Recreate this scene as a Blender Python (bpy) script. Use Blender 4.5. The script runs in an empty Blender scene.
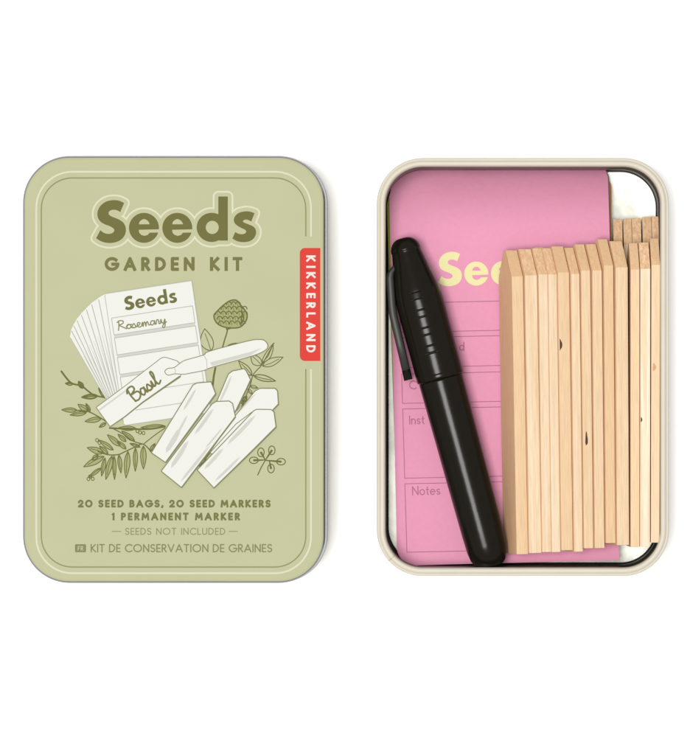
import bpy, bmesh, math, random
import numpy as np
random.seed(7)
scene = bpy.context.scene
COL = scene.collection
R = math.radians
# ------------------------------------------------------------------ scale
D = 1.35                      # camera height above the white table, metres
MM = 0.001
TOP = 0.030                   # height of the tin rim
S0 = 0.00032 * D / (D - TOP)
CX, CY = 480.0, 377.5
def kz(z): return S0 * (D - z) / D
def P(px, py, z):
    k = kz(z)
    return ((px - CX) * k, (CY - py) * k, z)
U = kz(TOP)                   # one photo pixel at rim height

# ------------------------------------------------------------------ colour
def lin(c):
    c = c / 255.0
    return c / 12.92 if c <= 0.04045 else ((c + 0.055) / 1.055) ** 2.4
ALB = 1.0
def srgb(r, g, b, f=1.0):
    return (lin(r) * f, lin(g) * f, lin(b) * f, 1.0)

def mat(name, col, rough=0.6, metal=0.0, spec=0.5, noise=None, bump=None, coat=0.0):
    m = bpy.data.materials.new(name); m.use_nodes = True
    nt = m.node_tree; b = nt.nodes['Principled BSDF']
    b.inputs['Base Color'].default_value = col
    b.inputs['Roughness'].default_value = rough
    b.inputs['Metallic'].default_value = metal
    b.inputs['Specular IOR Level'].default_value = spec
    b.inputs['Coat Weight'].default_value = coat
    tc = nt.nodes.new('ShaderNodeTexCoord')
    if noise:
        sc, amt = noise
        n = nt.nodes.new('ShaderNodeTexNoise'); n.inputs['Scale'].default_value = sc
        n.inputs['Detail'].default_value = 4
        nt.links.new(tc.outputs['Object'], n.inputs['Vector'])
        mr = nt.nodes.new('ShaderNodeMapRange')
        mr.inputs['From Min'].default_value = 0.3; mr.inputs['From Max'].default_value = 0.7
        mr.inputs['To Min'].default_value = 1 - amt; mr.inputs['To Max'].default_value = 1 + amt
        nt.links.new(n.outputs['Fac'], mr.inputs['Value'])
        mx = nt.nodes.new('ShaderNodeVectorMath'); mx.operation = 'SCALE'
        mx.inputs[0].default_value = col[:3]
        nt.links.new(mr.outputs['Result'], mx.inputs['Scale'])
        nt.links.new(mx.outputs['Vector'], b.inputs['Base Color'])
    if bump:
        sc, st, dist = bump
        n2 = nt.nodes.new('ShaderNodeTexNoise'); n2.inputs['Scale'].default_value = sc
        n2.inputs['Detail'].default_value = 3
        nt.links.new(tc.outputs['Object'], n2.inputs['Vector'])
        bp = nt.nodes.new('ShaderNodeBump'); bp.inputs['Strength'].default_value = st
        bp.inputs['Distance'].default_value = dist
        nt.links.new(n2.outputs['Fac'], bp.inputs['Height'])
        nt.links.new(bp.outputs['Normal'], b.inputs['Normal'])
    return m

F_ = 0.52
FW = 0.60
M_table = mat('white_sweep', (0.93, 0.93, 0.93, 1), 0.9, spec=0.1)
M_green = mat('sage_print', srgb(195, 196, 156, F_), 0.55, spec=0.12, noise=(60, 0.018), bump=(900, 0.05, 0.0001))
M_olive = mat('olive_ink', srgb(117, 115, 66, F_), 0.5, spec=0.03)
M_olive2 = mat('mid_olive_ink', srgb(124, 123, 76, F_), 0.5, spec=0.03)
M_olive3 = mat('light_olive_ink', srgb(138, 138, 96, F_), 0.5, spec=0.03)
M_olive4 = mat('faint_olive_ink', srgb(150, 150, 108, F_), 0.5, spec=0.03)
M_leaf = mat('leaf_ink', srgb(112, 113, 62, F_), 0.5, spec=0.03)
M_leaftone = mat('leaf_tone_ink', srgb(172, 175, 122, F_), 0.5, spec=0.03)
M_pale = mat('pale_line_ink', srgb(226, 225, 196, F_), 0.5, spec=0.03)
M_darkline = mat('border_line_ink', srgb(150, 150, 104, F_), 0.5, spec=0.03)
M_white = mat('white_ink', srgb(239, 240, 233, F_), 0.5, spec=0.03)
M_greyl = mat('grey_line_ink', srgb(190, 191, 180, F_), 0.5, spec=0.03)
M_greyf = mat('grey_tone_ink', srgb(212, 213, 204, F_), 0.5, spec=0.03)
M_outl = mat('outline_ink', srgb(134, 136, 100, F_), 0.5, spec=0.03)
M_red = mat('red_ink', srgb(226, 70, 60, F_), 0.5, spec=0.03)
M_tabtext = mat('tab_lettering_ink', srgb(250, 232, 224, F_), 0.5, spec=0.03)
M_metal = mat('bare_tinplate', (0.215, 0.215, 0.195, 1), 0.40, metal=1.0, noise=(70, 0.22), bump=(70, 0.35, 0.0006))
M_edge = mat('bare_steel_edge', (0.22, 0.22, 0.24, 1), 0.3, metal=1.0)
M_cream = mat('cream_lacquer', srgb(222, 214, 196, F_ * 1.06), 0.5, spec=0.3, noise=(90, 0.02))
M_seam = mat('seam_line', srgb(150, 140, 120), 0.5)
M_pink = mat('pink_paper', srgb(241, 163, 193, F_ * 1.08), 0.8, spec=0.03, noise=(700, 0.02), bump=(130, 0.3, 0.0004))
M_pinkline = mat('packet_line_ink', srgb(186, 116, 146, F_), 0.7, spec=0.15)
M_pinktext = mat('packet_text_ink', srgb(188, 118, 146, F_), 0.7, spec=0.15)
M_yellow = mat('yellow_ink', srgb(242, 234, 176, F_ * 1.12), 0.7, spec=0.05)
M_lime = mat('lime_paper', srgb(190, 195, 70, F_), 0.75, spec=0.15)
M_orange = mat('orange_paper', srgb(226, 140, 96, F_), 0.75, spec=0.15)
M_grey = mat('grey_green_paper', srgb(140, 140, 120, F_), 0.75, spec=0.15)
M_black = mat('black_plastic', (0.005, 0.004, 0.002, 1), 0.22, spec=0.13, bump=(260, 0.1, 0.0004))
M_clip = mat('black_plastic_clip', (0.018, 0.018, 0.015, 1), 0.45, spec=0.3)
M_knot = mat('wood_knot', srgb(52, 32, 16), 0.8)
M_knot2 = mat('red_wood_knot', srgb(226, 172, 126, F_), 0.8)

def wood(name, c1, c2, c3):
    m = bpy.data.materials.new(name); m.use_nodes = True
    nt = m.node_tree; b = nt.nodes['Principled BSDF']; L = nt.links
    b.inputs['Roughness'].default_value = 0.62; b.inputs['Specular IOR Level'].default_value = 0.25
    tc = nt.nodes.new('ShaderNodeTexCoord'); oi = nt.nodes.new('ShaderNodeObjectInfo')
    off = nt.nodes.new('ShaderNodeVectorMath'); off.operation = 'SCALE'; off.inputs[0].default_value = (0.3, 0.9, 0.2)
    L.new(oi.outputs['Random'], off.inputs['Scale'])
    add = nt.nodes.new('ShaderNodeVectorMath'); L.new(tc.outputs['Object'], add.inputs[0]); L.new(off.outputs[0], add.inputs[1])
    mp = nt.nodes.new('ShaderNodeMapping'); mp.inputs['Scale'].default_value = (1100, 16, 1100)
    L.new(add.outputs[0], mp.inputs['Vector'])
    n = nt.nodes.new('ShaderNodeTexNoise'); n.inputs['Scale'].default_value = 1.0; n.inputs['Detail'].default_value = 5
    n.inputs['Distortion'].default_value = 0.6
    L.new(mp.outputs[0], n.inputs['Vector'])
    cr = nt.nodes.new('ShaderNodeValToRGB')
    cr.color_ramp.elements[0].position = 0.32; cr.color_ramp.elements[0].color = c1
    cr.color_ramp.elements[1].position = 0.68; cr.color_ramp.elements[1].color = c2
    L.new(n.outputs['Fac'], cr.inputs['Fac'])
    mx = nt.nodes.new('ShaderNodeMix'); mx.data_type = 'RGBA'; mx.inputs['B'].default_value = c3
    mr = nt.nodes.new('ShaderNodeMapRange'); mr.inputs['To Min'].default_value = 0.0; mr.inputs['To Max'].default_value = 1.0
    L.new(oi.outputs['Random'], mr.inputs['Value'])
    L.new(mr.outputs[0], mx.inputs['Factor']); L.new(cr.outputs['Color'], mx.inputs['A'])
    n3 = nt.nodes.new('ShaderNodeTexNoise'); n3.inputs['Scale'].default_value = 1.0; n3.inputs['Detail'].default_value = 8
    mp3 = nt.nodes.new('ShaderNodeMapping'); mp3.inputs['Scale'].default_value = (4500, 130, 4500)
    L.new(add.outputs[0], mp3.inputs['Vector']); L.new(mp3.outputs[0], n3.inputs['Vector'])
    mr3 = nt.nodes.new('ShaderNodeMapRange'); mr3.inputs['From Min'].default_value = 0.3; mr3.inputs['From Max'].default_value = 0.62
    mr3.inputs['To Min'].default_value = 0.86; mr3.inputs['To Max'].default_value = 1.03
    L.new(n3.outputs['Fac'], mr3.inputs['Value'])
    vm = nt.nodes.new('ShaderNodeVectorMath'); vm.operation = 'SCALE'
    L.new(mx.outputs['Result'], vm.inputs[0]); L.new(mr3.outputs[0], vm.inputs['Scale'])
    L.new(vm.outputs[0], b.inputs['Base Color'])
    bp = nt.nodes.new('ShaderNodeBump'); bp.inputs['Strength'].default_value = 0.25; bp.inputs['Distance'].default_value = 0.0001
    L.new(n.outputs['Fac'], bp.inputs['Height']); L.new(bp.outputs['Normal'], b.inputs['Normal'])
    return m
M_wood = wood('pale_birch', srgb(238, 210, 172, FW), srgb(254, 240, 216, FW), srgb(236, 200, 156, FW))
M_woodend = wood('cut_birch_end', srgb(204, 162, 122, FW * 1.24), srgb(238, 202, 164, FW * 1.24), srgb(216, 178, 136, FW * 1.24))
M_woodside = wood('birch_face', srgb(216, 168, 130, FW * 1.24), srgb(234, 192, 154, FW * 1.24), srgb(222, 178, 138, FW * 1.24))

# ------------------------------------------------------------------ object helpers
def link(name, me, parent=None):
    o = bpy.data.objects.new(name, me); COL.objects.link(o)
    if parent is not None: o.parent = parent
    return o
def wloc(o):
    v = [0, 0, 0]
    while o is not None:
        v = [v[i] + o.location[i] for i in range(3)]; o = o.parent
    return v
def thing(name, label, cat, loc, group=None):
    o = bpy.data.objects.new(name, None); COL.objects.link(o)
    o.location = loc; o.empty_display_size = 0.01
    tag(o, label, cat, group); return o
def tag(o, label, cat, group=None):
    o['label'] = label; o['category'] = cat
    if group: o['group'] = group
def meshobj(name, verts, faces, mats, fm=None, parent=None, smooth=False, origin=None):
    """verts in world coordinates; local to parent (unrotated chain) or to origin"""
    off = wloc(parent) if parent is not None else (origin or (0, 0, 0))
    vs = [(v[0] - off[0], v[1] - off[1], v[2] - off[2]) for v in verts]
    me = bpy.data.meshes.new(name); me.from_pydata(vs, [], faces)
    for m in mats: me.materials.append(m)
    if fm is not None: me.polygons.foreach_set('material_index', fm)
    if smooth: me.polygons.foreach_set('use_smooth', [True] * len(me.polygons))
    me.update()
    o = link(name, me, parent)
    if parent is None and origin: o.location = origin
    return o

# rounded-rectangle loft -------------------------------------------------
def rr(cx, cy, w, h, r, n=14):
    """closed ring of world points (x,y), counter-clockwise"""
    r = max(r, 1e-5); pts = []
    for (sx, sy, a0) in ((1, 1, 0), (-1, 1, 90), (-1, -1, 180), (1, -1, 270)):
        for i in range(n + 1):
            a = R(a0 + 90 * i / n)
            pts.append((cx + sx * (w / 2 - r) + r * math.cos(a), cy + sy * (h / 2 - r) + r * math.sin(a)))
    return pts
def loft(cx, cy, w, h, r, prof, cap0=False, cap1=False, n=14, mid=None):
    """prof: list of (inset, z[, mat]); returns verts, faces, mats"""
    V, Fc, FM = [], [], []
    for i, p in enumerate(prof):
        ring = rr(cx, cy, w - 2 * p[0], h - 2 * p[0], r - p[0], n)
        V += [(x, y, p[1]) for x, y in ring]
    N = 4 * (n + 1)
    for i in range(len(prof) - 1):
        mi = prof[i][2] if len(prof[i]) > 2 else 0
        for j in range(N):
            k = (j + 1) % N
            Fc.append((i * N + j, i * N + k, (i + 1) * N + k, (i + 1) * N + j)); FM.append(mi)
    if cap0: Fc.append(tuple(range(N))[::-1]); FM.append(prof[0][2] if len(prof[0]) > 2 else 0)
    if cap1:
        b = (len(prof) - 1) * N
        Fc.append(tuple(range(b, b + N))); FM.append(prof[-1][2] if len(prof[-1]) > 2 else 0)
    return V, Fc, FM

# ------------------------------------------------------------------ 2-D print tools (photo pixels, y down)
def cat(pts, closed=False, n=6, corners=()):
    out = []; m = len(pts)
    rng = range(m) if closed else range(m - 1)
    for i in rng:
        p1, p2 = pts[i], pts[(i + 1) % m]
        p0 = pts[(i - 1) % m] if (closed or i > 0) else p1
        p3 = pts[(i + 2) % m] if (closed or i + 2 < m) else p2
        if i in corners: p0 = p1
        if (i + 1) % m in corners: p3 = p2
        for t in range(n):
            s = t / n
            out.append(tuple(0.5 * (2 * p1[a] + (p2[a] - p0[a]) * s + (2 * p0[a] - 5 * p1[a] + 4 * p2[a] - p3[a]) * s * s
                       + (-p0[a] + 3 * p1[a] - 3 * p2[a] + p3[a]) * s ** 3) for a in (0, 1)))
    if not closed: out.append(tuple(pts[-1]))
    return out

class Field:
    """signed-distance ink layer meshed with marching squares"""
    def __init__(s, x0, y0, x1, y1, st=0.3):
        s.x0, s.y0, s.st = x0, y0, st
        s.nx = int((x1 - x0) / st) + 2; s.ny = int((y1 - y0) / st) + 2
        s.F = np.full((s.ny, s.nx), 1e3)
    def win(s, bx0, by0, bx1, by1, m):
        i0 = max(0, int((bx0 - m - s.x0) / s.st)); i1 = min(s.nx, int((bx1 + m - s.x0) / s.st) + 2)
        j0 = max(0, int((by0 - m - s.y0) / s.st)); j1 = min(s.ny, int((by1 + m - s.y0) / s.st) + 2)
        if i1 <= i0 or j1 <= j0: return None
        X, Y = np.meshgrid(s.x0 + np.arange(i0, i1) * s.st, s.y0 + np.arange(j0, j1) * s.st)
        return (slice(j0, j1), slice(i0, i1)), X, Y
    def put(s, w, d): s.F[w[0]] = np.minimum(s.F[w[0]], d)
    def seg(s, a, b, w, w2=None, m=1.0, rnd=True):
        h = w / 2; h2 = h if w2 is None else w2 / 2
        W = s.win(min(a[0], b[0]), min(a[1], b[1]), max(a[0], b[0]), max(a[1], b[1]), max(h, h2) + m)
        if W is None: return
        _, X, Y = W
        dx, dy = b[0] - a[0], b[1] - a[1]; l = math.hypot(dx, dy) + 1e-9
        u = ((X - a[0]) * dx + (Y - a[1]) * dy) / l; v = np.abs((X - a[0]) * dy - (Y - a[1]) * dx) / l
        if rnd:
            t = np.clip(u, 0, l); d = np.hypot(u - t, v) - (h + (h2 - h) * t / l)
        else:
            d = np.maximum(np.maximum(-u, u - l), v - h)
        s.put(W, d)
    def line(s, pts, w, taper=None, m=1.0):
        n = len(pts) - 1
        for i in range(n):
            if taper:
                wa = w * (taper[0] + (taper[1] - taper[0]) * i / n); wb = w * (taper[0] + (taper[1] - taper[0]) * (i + 1) / n)
                s.seg(pts[i], pts[i + 1], wa, wb, m)
            else: s.seg(pts[i], pts[i + 1], w, None, m)
    def butt(s, pts, w, closed=False):
        """square-ended stroke used by the lettering"""
        h = w / 2; pts = [tuple(p) for p in pts]
        pts = [p for i, p in enumerate(pts) if i == 0 or math.hypot(p[0] - pts[i - 1][0], p[1] - pts[i - 1][1]) > 0.02]
        n = len(pts)
        if not closed:
            def ext(a, b):
                l = math.hypot(a[0] - b[0], a[1] - b[1]) + 1e-9
                return (a[0] + (a[0] - b[0]) / l * h, a[1] + (a[1] - b[1]) / l * h)
            q = list(pts); q[0] = ext(pts[0], pts[1]); q[-1] = ext(pts[-1], pts[-2])
            for i in range(n - 1): s.seg(q[i], q[i + 1], w, rnd=False)
            for i in range(1, n - 1): s.seg(pts[i], (pts[i][0] + 1e-4, pts[i][1]), w)
        else:
            for i in range(n): s.seg(pts[i], pts[(i + 1) % n], w)
    def polyd(s, pts, X, Y):
        d = np.full(X.shape, 1e9); ins = np.zeros(X.shape, bool); n = len(pts)
        for i in range(n):
            ax, ay = pts[i]; bx, by = pts[(i + 1) % n]
            ex, ey = bx - ax, by - ay; wx, wy = X - ax, Y - ay
            t = np.clip((wx * ex + wy * ey) / (ex * ex + ey * ey + 1e-12), 0, 1)
            d = np.minimum(d, (wx - ex * t) ** 2 + (wy - ey * t) ** 2)
            c = ((ay > Y) != (by > Y)) & (X < (bx - ax) * (Y - ay) / ((by - ay) if abs(by - ay) > 1e-12 else 1e-12) + ax)
            ins ^= c
        d = np.sqrt(d); return np.where(ins, -d, d)
    def poly(s, pts, m=1.0, minus=()):
        xs = [p[0] for p in pts]; ys = [p[1] for p in pts]
        W = s.win(min(xs), min(ys), max(xs), max(ys), m)
        if W is None: return
        d = s.polyd(pts, W[1], W[2])
        for q in minus: d = np.maximum(d, -s.polyd(q, W[1], W[2]))
        s.put(W, d)
    def mesh(s, f=None):
        Fd = s.F if f is None else f(s.F)
        V, Fc = [], []; st = s.st
        ins = Fd < 0
        full = ins[:-1, :-1] & ins[1:, :-1] & ins[:-1, 1:] & ins[1:, 1:]
        anyi = ins[:-1, :-1] | ins[1:, :-1] | ins[:-1, 1:] | ins[1:, 1:]
        for j in np.nonzero(full.any(axis=1))[0]:
            row = np.concatenate([[0], full[j].astype(int), [0]]); df = np.diff(row)
            for a, b in zip(np.nonzero(df == 1)[0], np.nonzero(df == -1)[0]):
                k = len(V); X0, X1 = s.x0 + a * st, s.x0 + b * st; Y0, Y1 = s.y0 + j * st, s.y0 + (j + 1) * st
                V += [(X0, Y1), (X1, Y1), (X1, Y0), (X0, Y0)]; Fc.append((k, k + 1, k + 2, k + 3))
        js, is_ = np.nonzero(anyi & ~full)
        for j, i in zip(js, is_):
            c = [(i, j + 1), (i + 1, j + 1), (i + 1, j), (i, j)]
            pl = []
            for a in range(4):
                (i0, j0), (i1, j1) = c[a], c[(a + 1) % 4]
                d0, d1 = Fd[j0, i0], Fd[j1, i1]
                if d0 < 0: pl.append((i0, j0))
                if (d0 < 0) != (d1 < 0):
                    t = d0 / (d0 - d1); pl.append((i0 + (i1 - i0) * t, j0 + (j1 - j0) * t))
            if len(pl) >= 3:
                k = len(V); V += [(s.x0 + x * st, s.y0 + y * st) for x, y in pl]; Fc.append(tuple(range(k, k + len(pl))))
        return V, Fc

class Print:
    """collects printed layers (2-D, photo pixels) into one mesh object"""
    def __init__(s, zbase, step=0.000006, xf=None):
        s.z = zbase; s.step = step; s.V = []; s.F = []; s.FM = []; s.mats = []; s.zf = None
    def mi(s, m):
        if m not in s.mats: s.mats.append(m)
        return s.mats.index(m)
    def up(s): s.z += s.step
    def add(s, VF, m):
        V, Fc = VF; k = len(s.V); i = s.mi(m)
        for x, y in V:
            X, Y, Z = P(x, y, s.z)
            if s.zf: Z += s.zf(x, y)
            s.V.append((X, Y, Z))
        for f in Fc: s.F.append(tuple(a + k for a in f)); s.FM.append(i)
        s.up()
    def fill(s, pts, m):
        bm = bmesh.new()
        vs = [bm.verts.new((x, -y, 0)) for x, y in pts]
        f = bm.faces.new(vs); f.normal_update()
        if f.normal.z < 0: f.normal_flip()
        r = bmesh.ops.triangulate(bm, faces=[f]); bm.verts.index_update()
        V = [(v.co.x, -v.co.y) for v in bm.verts]; Fc = [tuple(v.index for v in f.verts) for f in bm.faces]
        bm.free(); s.add((V, Fc), m)
    def build(s, name, parent, origin=None):
        return meshobj(name, s.V, s.F, s.mats, s.FM, parent, origin=origin)

# ------------------------------------------------------------------ lettering
def arc(cx, cy, rx, ry, a0, a1, n=14):
    return [(cx + rx * math.cos(R(a0 + (a1 - a0) * i / n)), cy + ry * math.sin(R(a0 + (a1 - a0) * i / n))) for i in range(n + 1)]
def circ(cx, cy, rx, ry, n=28): return ['c'] + arc(cx, cy, rx, ry, 0, 360, n)[:-1]
G = {
 'A': (.8, [[(0, 0), (.4, 1), (.8, 0)], [(.2, .3), (.6, .3)]]),
 'B': (.5, [[(0, 0), (0, 1), (.22, 1)] + arc(.22, .77, .22, .23, 90, -90) + [(0, .54)], [(.22, .54)] + arc(.24, .27, .26, .27, 90, -90) + [(0, 0)]]),
 'C': (.8, [arc(.5, .5, .5, .5, 48, 312, 22)]),
 'D': (.66, [[(0, 0), (0, 1), (.18, 1)] + arc(.18, .5, .48, .5, 90, -90, 20) + [(0, 0)]]),
 'E': (.42, [[(.42, 0), (0, 0), (0, 1), (.42, 1)], [(0, .5), (.38, .5)]]),
 'F': (.42, [[(0, 0), (0, 1), (.42, 1)], [(0, .5), (.36, .5)]]),
 'G': (.95, [arc(.5, .5, .5, .5, 48, 350, 24), [(.58, .48), (.97, .48)]]),
 'H': (.6, [[(0, 0), (0, 1)], [(.6, 0), (.6, 1)], [(0, .5), (.6, .5)]]),
 'I': (0, [[(0, 0), (0, 1)]]),
 'K': (.56, [[(0, 0), (0, 1)], [(.52, 1), (.08, .5), (.56, 0)]]),
 'L': (.4, [[(0, 1), (0, 0), (.4, 0)]]),
 'M': (.9, [[(0, 0), (.1, 1), (.45, .28), (.8, 1), (.9, 0)]]),
 'N': (.66, [[(0, 0), (0, 1), (.66, 0), (.66, 1)]]),
 'O': (1.0, [circ(.5, .5, .5, .5)]),
 '0': (.86, [circ(.43, .5, .43, .5)]),
 'P': (.46, [[(0, 0), (0, 1), (.2, 1)] + arc(.2, .73, .26, .27, 90, -90) + [(0, .46)]]),
 'R': (.5, [[(0, 0), (0, 1), (.2, 1)] + arc(.2, .74, .26, .26, 90, -90) + [(0, .48)], [(.2, .46), (.5, 0)]]),
 'S': (.5, [arc(.26, .745, .24, .255, 35, 268, 14) + arc(.25, .25, .26, .25, 85, -145, 14)]),
 'T': (.56, [[(0, 1), (.56, 1)], [(.28, 1), (.28, 0)]]),
 'U': (.6, [[(0, 1), (0, .3)] + arc(.3, .3, .3, .3, 180, 360) + [(.6, 1)]]),
 'V': (.74, [[(0, 1), (.37, 0), (.74, 1)]]),
 '1': (.12, [[(0, .86), (.12, 1), (.12, 0)]]),
 '2': (.56, [arc(.28, .7, .27, .3, 175, -35, 14) + [(0, 0), (.58, 0)]]),
 ',': (.05, [[(.05, .06), (0, -.1)]]),
 '-': (1.2, [[(0, .46), (1.2, .46)]]),
 'o': (.56, [circ(.28, .31, .28, .31)]),
 'n': (.46, [[(0, 0), (0, .62)], [(0, .35)] + arc(.23, .35, .23, .27, 180, 0) + [(.46, 0)]]),
 't': (.26, [[(.12, .9), (.12, .1), (.24, 0)], [(0, .62), (.26, .62)]]),
 'e': (.56, [[(.02, .32), (.56, .32)] + arc(.28, .31, .28, .31, 0, 310, 20)]),
 's': (.36, [arc(.18, .46, .17, .16, 35, 268, 10) + arc(.18, .15, .18, .15, 85, -145, 10)]),
 'd': (.54, [circ(.26, .31, .26, .31), [(.54, 0), (.54, 1)]]),
}
def text(fd, s, x0, x1, ybase, cap, w, ang=0.0, org=None, sp=0.45, wide=1.0):
    """set s between x0 and x1 on baseline ybase (y down); ang rotates about (x0,ybase) unless org"""
    h = w / 2; H = cap - w
    adv = 0.0; gaps = 0.0; items = []
    for ch in s:
        if ch == ' ': gaps += sp * cap / max(cap, 1e-6) ; items.append(None); continue
        items.append(ch); adv += G[ch][0] * H * wide + w
    nl = len(s) - 1; ns = s.count(' ')
    tr = (x1 - x0 - adv - ns * sp * cap) / max(nl, 1)
    x = x0; ca, sa = math.cos(R(ang)), math.sin(R(ang)); ox, oy = org or (x0, ybase)
    def T(u, v):
        dx, dy = u - ox, v - oy
        return (ox + dx * ca - dy * sa, oy + dx * sa + dy * ca)
    for ch in items:
        if ch is None: x += sp * cap + tr; continue
        gw, strokes = G[ch]
        for st in strokes:
            closed = st[0] == 'c'; pp = st[1:] if closed else st
            pts = [T(x + h + p[0] * H * wide, ybase - h - p[1] * H) for p in pp]
            fd.butt(pts, w, closed)
        x += gw * H * wide + w + tr

# heavy rounded title word, traced as outlines (units: photo pixels of the lid title, origin S left / baseline)
def tr_(pts, ox, oy): return [(ox + x / 7.667, oy + y / 7.667) for x, y in pts]
S_out = cat(tr_([(300, 100), (260, 82), (210, 78), (160, 90), (120, 120), (98, 160), (96, 200), (112, 236), (145, 260), (190, 278), (220, 297), (222, 317), (203, 333), (170, 336), (140, 326), (118, 308),
    (85, 370), (120, 392), (165, 405), (212, 405), (262, 390), (297, 360), (313, 320), (310, 280), (290, 247), (255, 224), (210, 206), (185, 190), (182, 170), (200, 155), (230, 152), (255, 160), (270, 170)], 85, 190),
    True, 4, corners=(0, 15, 16, 32))
s_out = cat(tr_([(610, 178), (570, 165), (528, 165), (485, 178), (458, 205), (451, 235), (464, 262), (498, 286), (535, 304), (546, 320), (533, 335), (505, 339), (478, 332), (462, 322),
    (440, 372), (475, 392), (520, 400), (565, 395), (600, 375), (620, 340), (619, 305), (600, 280), (560, 262), (530, 250), (521, 238), (535, 228), (560, 230), (585, 242)], 175, 190),
    True, 4, corners=(0, 13, 14, 27))
def title_shapes():
    sh = [(S_out, [])]
    for cx in (143.96, 177.3):
        cy = 227.9
        disc = [(cx + 15 * math.cos(R(a)), cy + 15 * math.sin(R(a))) for a in range(0, 360, 8)]
        c1 = [(cx + dx, cy + dy) for dx, dy in cat([(-5.1, -3.6), (-4, -6.6), (0, -8.8), (4, -6.8), (5.8, -3.6)], n=5)]
        c2 = [(cx - 5.2, cy + 1.9), (cx + 17, cy + 1.4), (cx + 17, cy + 4.6), (cx + 5.6, cy + 4.8), (cx + 3.8, cy + 7), (cx + .6, cy + 8), (cx - 2.8, cy + 7), (cx - 4.8, cy + 4.8)]
        sh.append((disc, [c1, c2]))
    cx, cy = 175 + 281 / 7.667, 190 + 287 / 7.667
    bowl = [(cx + 15 * math.cos(R(a)), cy + 14.6 * math.sin(R(a))) for a in range(0, 360, 8)]
    hole = [(cx + .6 + 6.5 * math.cos(R(a)), cy + 6.6 * math.sin(R(a))) for a in range(0, 360, 12)]
    sh.append((bowl, [hole]))
    x0, x1, y0, y1 = 175 + 332 / 7.667, 175 + 405 / 7.667, 190 + 50 / 7.667, 190 + 388 / 7.667
    sh.append(([(x0, y0), (x1, y0), (x1, y1), (x0 + 0.8, y1), (x0, y1 - 2)], [hole]))
    sh.append((s_out, []))
    return sh
TS = title_shapes()
def put_title(fd, ox, oy, sc, ang, m=1.0, solid=False):
    """place the word with its S-left/baseline corner at (ox,oy)"""
    ca, sa = math.cos(R(ang)), math.sin(R(ang))
    def T(p):
        x, y = (p[0] - 96.1) * sc, (p[1] - 242.8) * sc
        return (ox + x * ca - y * sa, oy + x * sa + y * ca)
    for out, mn in TS: fd.poly([T(p) for p in out], m, [] if solid else [[T(p) for p in q] for q in mn])

# hand-script letters (x right, y up, x-height about .5)
SC = {
 'R': (.62, [[(.02, -.02), (.1, .5), (.12, .98)], [(0, .86), (.2, 1.02), (.45, .92), (.4, .66), (.14, .52), (.34, .3), (.62, .02)]]),
 'B': (.6, [[(.1, .0), (.06, .5), (.1, .95)], [(-.04, .78), (.12, 1.02), (.42, 1.0), (.44, .72), (.14, .55), (.5, .5), (.56, .2), (.32, -.02), (.08, .04)]]),
 'o': (.42, [[(.0, .2), (.12, .45), (.3, .42), (.34, .16), (.2, 0), (.06, .12), (.12, .4), (.42, .42)]]),
 's': (.36, [[(-.04, .06), (.14, .46), (.24, .3), (.28, .08), (.14, .0), (.02, .06), (.2, .02), (.36, .1)]]),
 'e': (.38, [[(-.02, .1), (.2, .28), (.26, .44), (.12, .5), (.04, .28), (.1, .04), (.24, 0), (.38, .12)]]),
 'm': (.62, [[(-.02, .12), (.06, .46), (.08, 0), (.14, .34), (.24, .46), (.28, 0), (.34, .34), (.44, .46), (.5, .08), (.62, .1)]]),
 'a': (.44, [[(.32, .4), (.14, .48), (.02, .2), (.12, 0), (.28, .18), (.34, .46), (.34, .06), (.44, .08)]]),
 'r': (.34, [[(-.02, .1), (.08, .5), (.2, .42), (.2, .06), (.34, .1)]]),
 'y': (.42, [[(-.02, .2), (.04, .48), (.08, .14), (.2, .06), (.32, .46), (.3, -.1), (.2, -.46), (.08, -.34), (.2, -.06), (.42, .14)]]),
 'i': (.22, [[(-.02, .1), (.08, .48), (.08, .06), (.22, .12)]]),
 'l': (.34, [[(-.02, .12), (.2, .7), (.2, 1.0), (.1, .94), (.08, .3), (.14, .0), (.34, .12)]]),
}
def script(fd, s, ox, oy, h, ang, w, length):
    tot = sum(SC[c][0] for c in s) * h; kx = length / tot; x = 0
    ca, sa = math.cos(R(ang)), math.sin(R(ang))
    for c in s:
        for st in SC[c][1]:
            pts = [(x + a * h * kx, -b * h) for a, b in st]
            pts = [(ox + u * ca - v * sa, oy + u * sa + v * ca) for u, v in pts]
            fd.line(cat(pts, n=4), w)
        x += SC[c][0] * h * kx

# ================================================================== TABLE
me_v = [(-2.5, -2.5, 0), (2.5, -2.5, 0), (2.5, 2.5, 0), (-2.5, 2.5, 0)]
tb = meshobj('table_surface', me_v, [(0, 1, 2, 3)], [M_table]); tb['kind'] = 'structure'

# ================================================================== CLOSED TIN
LZ = 0.0305
lx0, ly0, lx1, ly1 = 22.3, 155.6, 325.4, 583.4
c0 = P((lx0 + lx1) / 2, (ly0 + ly1) / 2, LZ)
kl = kz(LZ)
LW, LH, LR = (lx1 - lx0) * kl, (ly1 - ly0) * kl, 47 * kl
tin = thing('seed_tin', 'closed sage green tin with Seeds title and printed lid, left of the open tin', 'tin', (c0[0], c0[1], 0), )
# lower body of the closed tin
prof = [(1.6 * MM, 0.0002), (1.0 * MM, 0.0005), (0.75 * MM, 0.0012), (0.7 * MM, 0.0200)]
V, Fc, FM = loft(c0[0], c0[1], LW, LH, LR, prof, cap0=True, cap1=True)
meshobj('body', V, Fc, [M_cream], FM, tin, smooth=False)
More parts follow.
